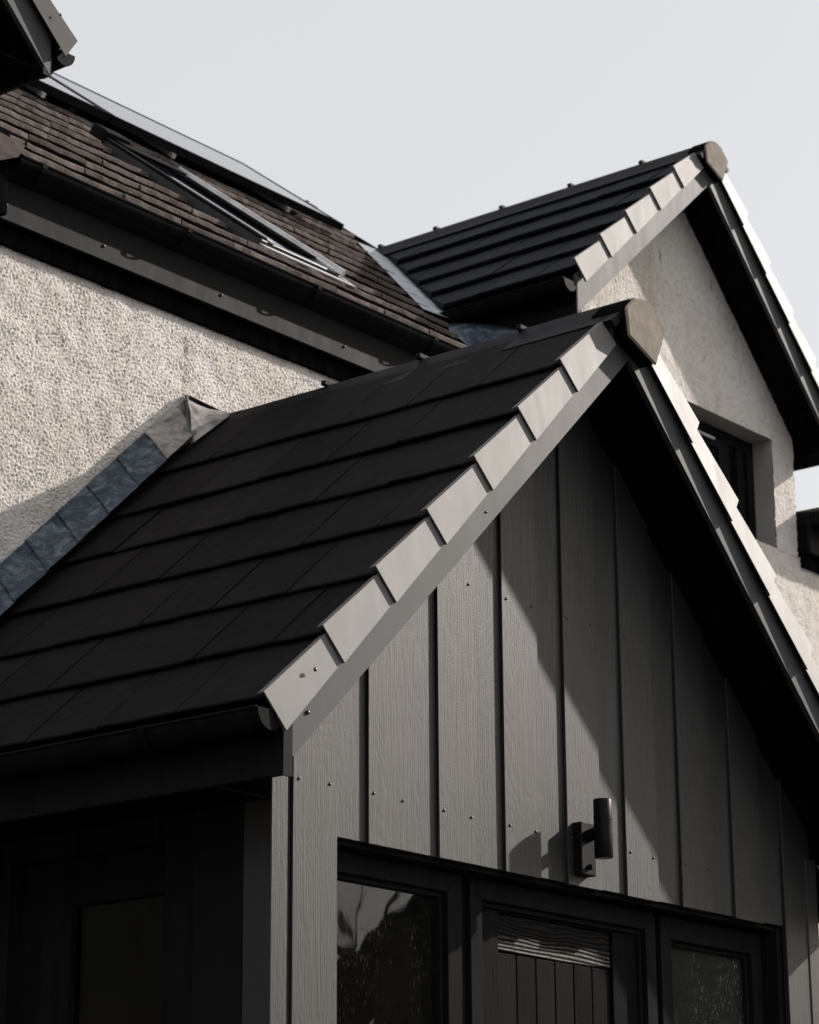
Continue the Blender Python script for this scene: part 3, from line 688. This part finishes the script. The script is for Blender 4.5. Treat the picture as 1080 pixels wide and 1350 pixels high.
def cut_tiles(objs, off, keep_gable):
    """trim tiles along the valley; off = distance from the valley line on the kept side"""
    import bmesh
    for o in objs:
        mw = o.matrix_basis; cs = [mw @ v.co for v in o.data.vertices]
        sg = 1 if keep_gable else -1; ds = [sg*(c-VA).dot(VN)-off for c in cs]
        if min(ds) > 0: continue
        if max(ds) < 0: bpy.data.objects.remove(o); continue
        bm = bmesh.new(); bm.from_mesh(o.data); mi = mw.inverted(); pc = mi @ (VA+VN*sg*off); q = mi.to_3x3()
        n2 = (mw.to_3x3().transposed() @ (VN*sg)).normalized()
        r = bmesh.ops.bisect_plane(bm, geom=bm.verts[:]+bm.edges[:]+bm.faces[:], plane_co=pc, plane_no=n2, clear_inner=True)
        ed = [e for e in r['geom_cut'] if isinstance(e, bmesh.types.BMEdge)]
        try: bmesh.ops.contextual_create(bm, geom=ed)
        except Exception: pass
        me = o.data.copy(); bm.to_mesh(me); bm.free(); o.data = me   # valley with the upper gable
extra = []
XT0 = 5.42
for i in range(12):
    s = i*GA; o = mainpt(0, s, .012)
    xe = 10.26; x0 = 5.62 if i == 0 else XT0
    tl = lay_course(mroof, 'roof_tile', TBR, o, u, sv, x0, xe, .15*(i % 2)+.07*((i*7) % 3), .30, GA, .030, rs)
    cut_tiles(tl, .022+.018*(i % 2), False)
# comb filler under the first course
g = G(); o = mainpt(0, .02, -.03)
for k in range(170):
    x = 5.65+k*.02
    if x < 9.0: g.box((x, o.y, o.z-.004), (x+.012, o.y+.006, o.z+.022))
g.obj('eaves_comb', 'soffit', mroof, kind='stuff')
# ridge tiles with little end upstands
x = XT0; rp = mainpt(0, SR-.05, .0)
while x < 10.2:
    x1 = min(x+.45, 10.28); g = G()
    pr = [(-.12, -.105), (-.075, -.03), (-.03, .004), (.03, .004), (.075, -.03), (.12, -.105)]
    out = [(rp.y+a, rp.z+.02+b) for a, b in pr]; g.prism(out, 'x', x+.001, x1-.001); g.box((x1-.03, rp.y-.02, rp.z+.023), (x1-.008, rp.y+.02, rp.z+.040))
    g.obj('ridge_tile', 'tile_brown', mroof); x += .45
# stepped verge at the far right end
for i in range(8, 12):
    s = i*GA; p = mainpt(10.27, s+.02, .0); q = mainpt(10.27, s+GA, .0); g = G()
    nn = Vector((0, -math.sin(AL), math.cos(AL)))*.05
    g.hexa([tuple(v) for v in (p-nn, p-nn+Vector((.03, 0, 0)), q-nn+Vector((.03, 0, 0)), q-nn, p+nn*.3, p+nn*.3+Vector((.03, 0, 0)), q+nn*.3+Vector((.03, 0, 0)), q+nn*.3)]); g.obj('verge_cap', 'soffit', mroof)
# roof window: kerb, sash ajar, cover profiles
def slope_box(g, x0, x1, s0, s1, h0, h1, h0b=None, h1b=None):
    h0b = h0 if h0b is None else h0b; h1b = h1 if h1b is None else h1b
    g.hexa([tuple(mainpt(*p)) for p in ((x0, s0, h0), (x1, s0, h0), (x1, s1, h0b), (x0, s1, h0b), (x0, s0, h1), (x1, s0, h1), (x1, s1, h1b), (x0, s1, h1b))]); return g
VX0, VX1, VS0, VS1 = 7.27, 7.76, .36, 1.55
rw = G()
slope_box(rw, VX0, VX0+.05, VS0, VS1, -.02, .034); slope_box(rw, VX1-.05, VX1, VS0, VS1, -.02, .034); slope_box(rw, VX0+.05, VX1-.05, VS0, VS0+.05, -.02, .034); slope_box(rw, VX0+.05, VX1-.05, VS1-.08, VS1, -.02, .045)
rw = rw.obj('roof_window', 'trim', mroof, bev=.004, label='narrow roof window with pale metal edges low on the brown slope')
g = G(); slope_box(g, VX0+.045, VX1-.045, VS0+.03, VS1-.06, .026, .0335); g.obj('pane', 'panel', rw)
g = G(); slope_box(g, VX1-.010, VX1+.004, VS0-.02, VS1+.02, .035, .060); slope_box(g, VX1+.006, VX1+.030, VS0-.04, VS1, .018, .024); g.obj('edge_strip', 'alu', rw)
g = G(); slope_box(g, VX0-.004, VX0+.046, VS0+.02, VS1+.02, .035, .045); slope_box(g, VX0+.047, VX1-.047, VS1-.10, VS1+.01, .046, .054); g.obj('cover_strip', 'frame', rw, bev=.003)
g = G(); slope_box(g, VX0-.02, VX1+.05, VS0-.07, VS0-.02, .014, .020); g.obj('apron_flashing', 'alu', rw)
g = G(); slope_box(g, VX0-.02, VX0+.14, VS1-.02, VS1+.08, .02, .075); g.obj('hinge_hood', 'frame', rw, bev=.006)
g = G(); slope_box(g, VX0+.047, VX0+.075, VS0, VS1-.12, .0345, .040); slope_box(g, VX1-.062, VX1-.047, VS0, VS1-.02, .0345, .046); g.obj('edge_strip', 'alu', rw)
g = G(); slope_box(g, VX1-.17, VX1-.05, .47, VS1-.11, .036, .047); g.obj('sash_bar', 'soffit', rw, bev=.008)

# solar panels lying on the slope
labels = ['solar panel at the right end of the row, next to the bare brown tiles', 'solar panel in the middle of the row below the ridge', 'solar panel at the left end of the row, partly behind the upper left eaves']
for k, (x0, x1) in enumerate(((7.90, 9.58), (6.20, 7.88), (4.50, 6.18))):
    pt_ = mainpt((x0+x1)/2, 2.4, .06)
    sp = thing('solar_panel', labels[k], 'solar panel', tuple(pt_), 'solar panels in a row under the ridge')
    s0, s1 = 2.32, 3.24
    g = G(); slope_box(g, x0, x1, s0, s0+.03, .045, .085); slope_box(g, x0, x1, s1-.03, s1, .045, .085); slope_box(g, x0, x0+.03, s0+.03, s1-.03, .045, .085); slope_box(g, x1-.03, x1, s0+.03, s1-.03, .045, .085)
    g.obj('frame', 'frame', sp)
    g = G(); slope_box(g, x0+.029, x1-.029, s0+.028, s1-.028, .060, .0825); g.obj('panel_glass', 'panel', sp)
    for xx in (x0+.42, x1-.42):
        g = G(); slope_box(g, xx-.012, xx+.012, s0-.022, s1, .022, .044); g.obj('rail', 'alu', sp)

# ================================================================== UPPER GABLES
def upper_gable(name, label, xc, za, thl, thr, lens, xw0, xw1, zf, window=False, seed=5, tilem='tile_blue', yend=8.35, group=None, valley=True, js_=None, capm='verge'):
    root = thing(name, label, 'gable', (xc, 7.2, 3.6))
    gb = Gable(xc, za, thl, thr); js = js_ or [.274, .556, .845, 1.13, 1.41]; yu, yb = 6.228, 6.244
    zt = lambda x: gb.za+.045-(gb.xc-x)*math.tan(thl) if x < gb.xc else gb.za+.045-(x-gb.xc)*math.tan(thr)
    ztn = lambda X: np.where(X < gb.xc, gb.za+.045-(gb.xc-X)*math.tan(thl), gb.za+.045-(X-gb.xc)*math.tan(thr))
    wx0, wx1, wz0, wz1 = 9.85, 11.005, 2.95, 4.215
    def keep(X, Z):
        k = (Z < ztn(X))
        if window: k &= ~((X > wx0) & (X < wx1) & (Z > wz0) & (Z < wz1))
        return k
    ps = [rough_sheet(xw0, xw1, 3.635, za+.05, .0098, YW-.001, .0021, seed, keep)]
    link('wall', sheets_mesh('wall', ps, MAT['render']), root)
    # wall body
    g = G()
    if window:
        g.prism([(xw0, 3.64), (wx0, 3.64), (wx0, zt(wx0)-.01), (xw0, zt(xw0)-.01)], 'y', YW+.012, YW+.25)
        g.prism([(wx1+.014, 3.64), (xw1, 3.64), (xw1, zt(xw1)-.01), (wx1+.014, zt(wx1)-.01)], 'y', YW+.012, YW+.25)
        g.prism([(wx0, wz1+.014), (wx1+.013, wz1+.014), (wx1+.013, zt(wx1)-.01), (gb.xc, za+.03), (wx0, zt(wx0)-.01)], 'y', YW+.012, YW+.25)
    else:
        g.prism([(xw0, 3.64), (xw1, 3.64), (xw1, zt(xw1)-.01), (gb.xc, za+.03), (xw0, zt(xw0)-.01)], 'y', YW+.012, YW+.25)
    g.obj('wall_core', 'reveal', root)
    g = G(); g.box((xw0+.004, YW+.01, 3.64), (xw0+.05, yend-.6, zf+.02)); g.box((xw1-.05, YW+.255, 3.64), (xw1-.004, yend-.6, zf+.02)); g.obj('cheek', 'soffit', root)
    # roof deck, soffits
    rf = G()
    for side in (0, 1): rf.prism(roof_half(gb, side, lens[side]-.10, .055, .125+.0002*side, 0, 0), 'y', yb+.03+.001*side, yend)
    rf = rf.obj('roof', 'felt', root)
    g = G()
    for side in (0, 1): g.prism(roof_half(gb, side, lens[side]-.03, .035, .052, 0, 0), 'y', yb+.022+.0005*side, YW+.02)
    g.obj('soffit', 'soffit', root)
    gauge = .283
    TS = tile_set('roof_tile', .30, gauge, .021, tilem, .0022); rr = random.Random(seed)
    for side in (0, 1):
        t = gb.th[side]; ups = Vector((math.cos(t)*(1 if side == 0 else -1), 0, math.sin(t))); uu = Vector((0, -1, 0)) if side == 0 else Vector((0, 1, 0))
        jj = [d for d in js if d < lens[side]]
        for i, D in enumerate(jj):
            x, z = gb.pt(side, D-.01, .175)
            # how far back the course runs before the valley
            yv = EY+(z-EZ)/math.tan(AL)+.45 if valley else yend
            yv = min(yv, yend)
            if side == 0: o = Vector((x, yv, z))
            else: o = Vector((x, yu+.018, z))
            tl = lay_course(rf, 'roof_tile', TS, o, uu, ups, 0, yv-(yu+.018), .30 if i % 2 else .15, .30, gauge, .021, rr)
            if side == 0 and window: cut_tiles(tl, .020, True)
        verge_caps(gb, root, yu, jj, .094, .208, gauge, side, mat_=capm)
    bargeboards(gb, root, yb, lens[0], .140, lens=lens)
    # ridge
    y = yu-.02; zr = gb.za+.196/math.cos((thl+thr)/2)+.008; zr = za+.222
    while y < yend-.05:
        y1 = min(y+.44, yend); ridge_tile(rf, y, y1, xc+.004, zr, .036, .13, .11, .018, 'ridge')
        g = G(); g.box((xc-.02, y1-.03, zr-.002), (xc+.02, y1-.006, zr+.014)); g.obj('ridge_clip', 'ridge', rf)
        y += .44
    s = .89
    cpu = [(xc+(x-6.838)*s+.01, zr+(z-3.213)*s) for x, z in cp]
    end_cap(root, cpu, yu-.030, yu-.018); end_cap(root, [(x*.97+(xc+.01)*.03, z*.985+(zr-.1)*.015) for x, z in cpu], yu-.0175, yu+.08, 'soffit')
    return root, gb
ug, UG = upper_gable('gable_wing', 'upper gable with pale roughcast wall, window and blue-black tiles, right of the brown roof', XU, ZU, R(41.3), R(45.0), (1.545, 1.62), X_GL, X_GR, 4.30, True, 5)
# left eave of the upper gable: fascia, gutter
def gable_eave(root, gb, side, L, zb, zt_, xwall, yback, gz, r=.048):
    sg = -1 if side == 0 else 1
    x, _ = gb.pt(side, L, 0)
    g = G(); g.box((x, 6.259, zb), (x-sg*.018, yback, zt_)); g.obj('fascia', 'fascia', root, bev=.0015)
    g = G(); g.box((x-sg*.019, 6.262 if side == 1 and xwall < 6 else YW-.05, zb+.012), (xwall, yback, zb+.0145)); g.obj('eaves_soffit', 'soffit', root)
    g = G(); g.box((x+sg*.006, 6.245, zb-.004), (x-sg*.032, 6.2535, zt_-.05)); g.obj('box_end', 'fascia', root, bev=.001)
    gutter(root, (x+sg*(r+.012), 6.245, gz), (x+sg*(r+.012), yback, gz), r, sg, .6, .12)
gx, gz_ = UG.pt(0, 1.545, 0)
gable_eave(ug, UG, 0, 1.545, gz_, gz_+.17, X_GL, 6.95, gz_+.135)
gx, gz_ = UG.pt(1, 1.62, 0)
gable_eave(ug, UG, 1, 1.62, gz_, gz_+.17, X_GR, 6.95, gz_+.135)
# window of the upper gable, deep in its reveal
wx0, wx1, wz0, wz1 = 9.85, 11.005, 2.95, 4.215
g = G(); yr = YW+.11
g.box((wx0-.012, YW+.004, wz1), (wx1, yr+.06, wz1+.012)); g.box((wx1, YW+.006, wz0), (wx1+.012, yr+.06, wz1)); g.box((wx0-.012, YW+.006, wz0), (wx0, yr+.06, wz1)); g.obj('window_reveal', 'reveal', ug)
uw = frame_unit(ug, 'window', wx0+.001, wx1-.001, wz0, wz1-.002, yr, .06, .06, .06); uw['label'] = 'dark framed window with a mullion in the pale gable wall'
sash = frame_unit(ug, 'sash', wx0+.065, wx1-.30, wz0+.06, wz1-.065, yr-.012, .05, .05, .05)
g = G(); g.box((wx0+.10, yr+.02, wz0+.08), (wx1-.34, yr+.026, wz1-.10)); g.obj('pane', 'glass', uw)
g = G(); g.box((wx1-.29, yr+.03, wz0+.05), (wx1-.055, yr+.036, wz1-.055)); g.obj('pane', 'glass', uw)
g = G(); g.box((wx1-.30, yr-.005, wz0+.05), (wx1-.235, yr+.06, wz1-.055)); g.box((wx1-.155, yr+.002, wz0+.05), (wx1-.10, yr+.06, wz1-.055)); g.obj('mullion', 'frame', uw, bev=.004)
g = G(); g.tube([(wx0+.30, yr-.03, wz1-.085), (wx1-.42, yr-.03, wz1-.085)], .008, 8); g.obj('handle_bar', 'alu', uw)
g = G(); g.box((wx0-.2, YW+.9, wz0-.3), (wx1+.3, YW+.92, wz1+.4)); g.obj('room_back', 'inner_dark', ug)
# valley lead, apron
g = G(); n = 10; vs = []
for k in range(n+1):
    s = .74+(2.62-.74)*k/n; xg = valley_x(EY+s*math.cos(AL))
    vs += [tuple(mainpt(xg-.17, s, .008)), tuple(mainpt(xg+.10, s, .022))]
fs = [(2*k, 2*k+1, 2*k+3, 2*k+2) for k in range(n)]
g.add(vs, fs); g.obj('valley_lead', 'lead_pale', ug)
g = G(); g.add([(8.80, 6.72, 4.22), (8.98, 6.55, 4.24), (8.98, 6.55, 4.05), (8.84, 6.60, 4.04), (8.70, 6.74, 4.20), (8.90, 6.90, 4.33), (8.99, 6.85, 4.36)], [(0, 1, 2, 3), (0, 3, 4), (0, 5, 6, 1), (0, 4, 5)]); g.obj('valley_apron', 'lead', ug)

# the similar gable at the top left, only its right foot in view
lg_za = 4.183+1.60*math.sin(R(44)); lg_xc = 5.765-1.60*math.cos(R(44))
lgb, LG = upper_gable('gable_wing', 'black soffit corner and gutter end of a gable at the very top left', lg_xc, lg_za, R(44), R(44), (1.60, 1.60), 3.75, 5.50, 4.19, False, 8, yend=8.2, js_=[.43, .71, .99, 1.28, 1.565], capm='verge_shaded')
gable_eave(lgb, LG, 1, 1.60, 4.183, 4.183+.155, 5.50, 6.95, 4.300, .050)
gable_eave(lgb, LG, 0, 1.60, 4.183, 4.183+.155, 3.75, 6.95, 4.330, .050)
screw(lgb, 5.762, 6.2445, 4.243, BSCREW, 1.); screw(lgb, 5.775, 6.212, 4.415, SCREW, 1.)

# low lean-to roof piece at the right of the upper gable
rwg = G(); 
for i in range(2):
    o = Vector((0, 6.25+i*.26, 3.885+i*.03)); lay_course(house, 'eaves_tile', TBR, o, Vector((1, 0, 0)), Vector((0, .993, .118)).normalized(), X_GR+.03, 12.6, .2*i, .30, .26, .022, rs)
g = G(); g.hexa([(X_GR+.03, 6.27, 3.80), (12.6, 6.27, 3.80), (12.6, 6.9, 3.86), (X_GR+.03, 6.9, 3.86), (X_GR+.03, 6.27, 3.862), (12.6, 6.27, 3.862), (12.6, 6.9, 3.93), (X_GR+.03, 6.9, 3.93)]); g.obj('eaves_deck', 'felt', house)

# ================================================================== WALL LAMP
lx, lz = 6.79, 1.475
lamp = thing('wall_lamp', 'black up-and-down cylinder wall lamp screwed to the charcoal boards above the door', 'wall lamp', (6.85, Y0, 1.40))
g = G(); g.box((6.812, Y0-.034, 1.316), (6.892, Y0+.010, 1.485)); g.obj('backplate', 'lamp', lamp, bev=.003)
g = G(); g.tube([(6.850, Y0-.03, 1.440), (6.838, Y0-.085, 1.450)], .020, 14); g.obj('arm', 'lamp', lamp, smooth=True)
cyx, cyy = 6.834, Y0-.104
g = G(); zc = [1.362, 1.364, 1.430, 1.4312, 1.4325, 1.4337, 1.478, 1.4792, 1.4805, 1.4817, 1.548, 1.550]; rr_ = [.0285, .030, .030, .0288, .0288, .030, .030, .0288, .0288, .030, .030, .0285]
g.tube([(cyx, cyy, z) for z in zc], rr_, 32); g.obj('lamp_cylinder', 'lamp', lamp, smooth=True)
g = G(); g.tube([(cyx, cyy, 1.3605), (cyx, cyy, 1.3615)], .024, 24); g.obj('lens', 'glass', lamp)
g = G(); g.tube([(6.852, Y0-.034, 1.342), (6.852, Y0-.050, 1.342)], [.010, .008], 8); g.obj('knob', 'lamp', lamp)

# ================================================================== THINGS MIRRORED IN THE PANES
def bare_tree(loc, h, seed, label):
    root = thing('bare_tree', label, 'tree', loc); rs = random.Random(seed); g = G(); tr = G(); tw = G()
    def grow(gg, p, d, L, r, lv):
        pts = [p]; rr = [r]; n = 4
        for i in range(n):
            d = (d+Vector((rs.uniform(-1, 1), rs.uniform(-1, 1), rs.uniform(-.6, .8)))*.16).normalized(); p = p+d*L/n; pts.append(p); rr.append(r*(1-.45*(i+1)/n))
        gg.tube(pts, rr, 6 if lv < 2 else (4 if lv < 4 else 3), False)
        if lv >= 6 or r < .004: return
        nb = 3 if lv < 5 else 2
        for b in range(nb):
            ax = Vector((rs.uniform(-1, 1), rs.uniform(-1, 1), rs.uniform(-.4, .9))).normalized(); nd = (d*.75+ax*.75+Vector((0, 0, .12))).normalized()
            q = pts[-1] if b == 0 else pts[rs.randint(2, 4)]
            grow(g if lv < 2 else tw, q, nd, L*rs.uniform(.62, .82), rr[-1]*rs.uniform(.72, .95), lv+1)
    grow(tr, Vector(loc), Vector((0, 0, 1)), h*.32, h*.027, 0)
    tr.obj('trunk', 'bark', root, smooth=True); g.obj('limbs', 'bark', root, smooth=True); tw.obj('twigs', 'bark', root)
def conifer(loc, h, rad, seed, label, group):
    root = thing('evergreen_tree', label, 'tree', loc, group); rs = random.Random(seed); x0, y0, z0 = loc
    G().tube([loc, (x0, y0, z0+h*.5), (x0, y0, z0+h)], [rad*.07, rad*.04, .01], 8).obj('trunk', 'bark', root)
    n = 5200; vs = []; fs = []
    for i in range(n):
        t = rs.random()**.75; z = z0+h*(.06+.94*(1-t)) if False else z0+h*(1-t*.94)
        rr = rad*t*(.80+.3*math.sin(z*5+seed)+.12*math.sin(9*z))*rs.uniform(.55, 1.05); a = rs.uniform(0, 2*math.pi)
        c = Vector((x0+rr*math.cos(a), y0+rr*math.sin(a), z-rr*.18)); s = rs.uniform(.14, .34)
        d1 = Vector((math.cos(a), math.sin(a), -.35+rs.uniform(-.3, .3)))*s; d2 = Vector((-math.sin(a), math.cos(a), rs.uniform(-.4, .4)))*s*.5
        k = len(vs); vs += [tuple(c-d2), tuple(c+d1), tuple(c+d2), tuple(c-d1*.5)]; fs.append((k, k+1, k+2, k+3))
    G().add(vs, fs).obj('crown', 'needle', root)
bare_tree((43.0, -26.5, -1.25), 15.5, 4, 'bare branching tree mirrored in the pane left of the door')
bare_tree((24.2, -10.4, -1.25), 7.4, 12, 'second, lower bare tree mirrored at the left edge of the pane left of the door')
for i, (x, y, h, r_) in enumerate(((37.5, -6.5, 8.2, 3.0), (42.5, -9.0, 9.2, 3.6), (47.0, -11.5, 9.0, 3.8), (45, -17.5, 9.4, 3.6))):
    conifer((x, y, -1.25), h, r_, i+2, ['dark evergreen beside the mirrored garage', 'tall dark evergreen right of the mirrored garage', 'broad dark evergreen mirrored in the dusty right pane', 'rear dark evergreen standing behind the other mirrored ones'][i], 'evergreens across from the porch')

# ================================================================== ADDED HOUSE SHAPE THAT BLOCKS SKY LIGHT (behind the photographer's left shoulder)
nh = thing('sky_blocker_house', 'dark house shape added outside the picture to block sky light on the porch side', 'house', (-12, 5, -1.25))
g = G(); g.box((-17, -6, -1.25), (-7, 16, 4.6)); g.obj('wall', 'bark', nh)  # wall block of the added sky blocker
g = G(); g.prism([(-17.4, 4.61), (-6.6, 4.61), (-12, 9.2)], 'y', -6.4, 16.4); g.obj('roof', 'tile_blue', nh)  # roof of the added sky blocker
for yy in (-3, 2, 7, 12):
    for zz in (-.2, 2.3):
        g = G(); g.box((-6.99, yy, zz), (-6.93, yy+1.4, zz+1.3)); f_ = g.obj('window', 'frame', nh)
        g = G(); g.box((-6.925, yy+.08, zz+.08), (-6.92, yy+1.32, zz+1.22)); g.obj('pane', 'glass', f_)

gr = thing('garage', 'dark gabled garage mirrored low in the pane left of the door', 'garage', (26.2, -12.4, -1.25))
gr.rotation_euler = (0, 0, math.atan2(.77, .63))
def gobj(g, name, m):
    o = g.obj(name, m); o.parent = gr; return o
g = G(); g.prism([(.4, 0), (9.0, 0), (9.0, 5.75), (4.7, 9.2), (.4, 5.75)], 'y', -8, -.4); gobj(g, 'wall', 'bark')
g = G(); g.prism([(-.1, 5.30), (4.7, 9.20), (4.7, 9.42), (-.2, 5.44)], 'y', -8.3, 0); g.prism([(9.5, 5.30), (9.6, 5.44), (4.701, 9.42), (4.701, 9.20)], 'y', -8.3, 0); gobj(g, 'roof', 'tile_blue')
g = G(); g.box((2.0, -.38, .05), (7.4, -.33, 2.4)); gobj(g, 'garage_door', 'frame')
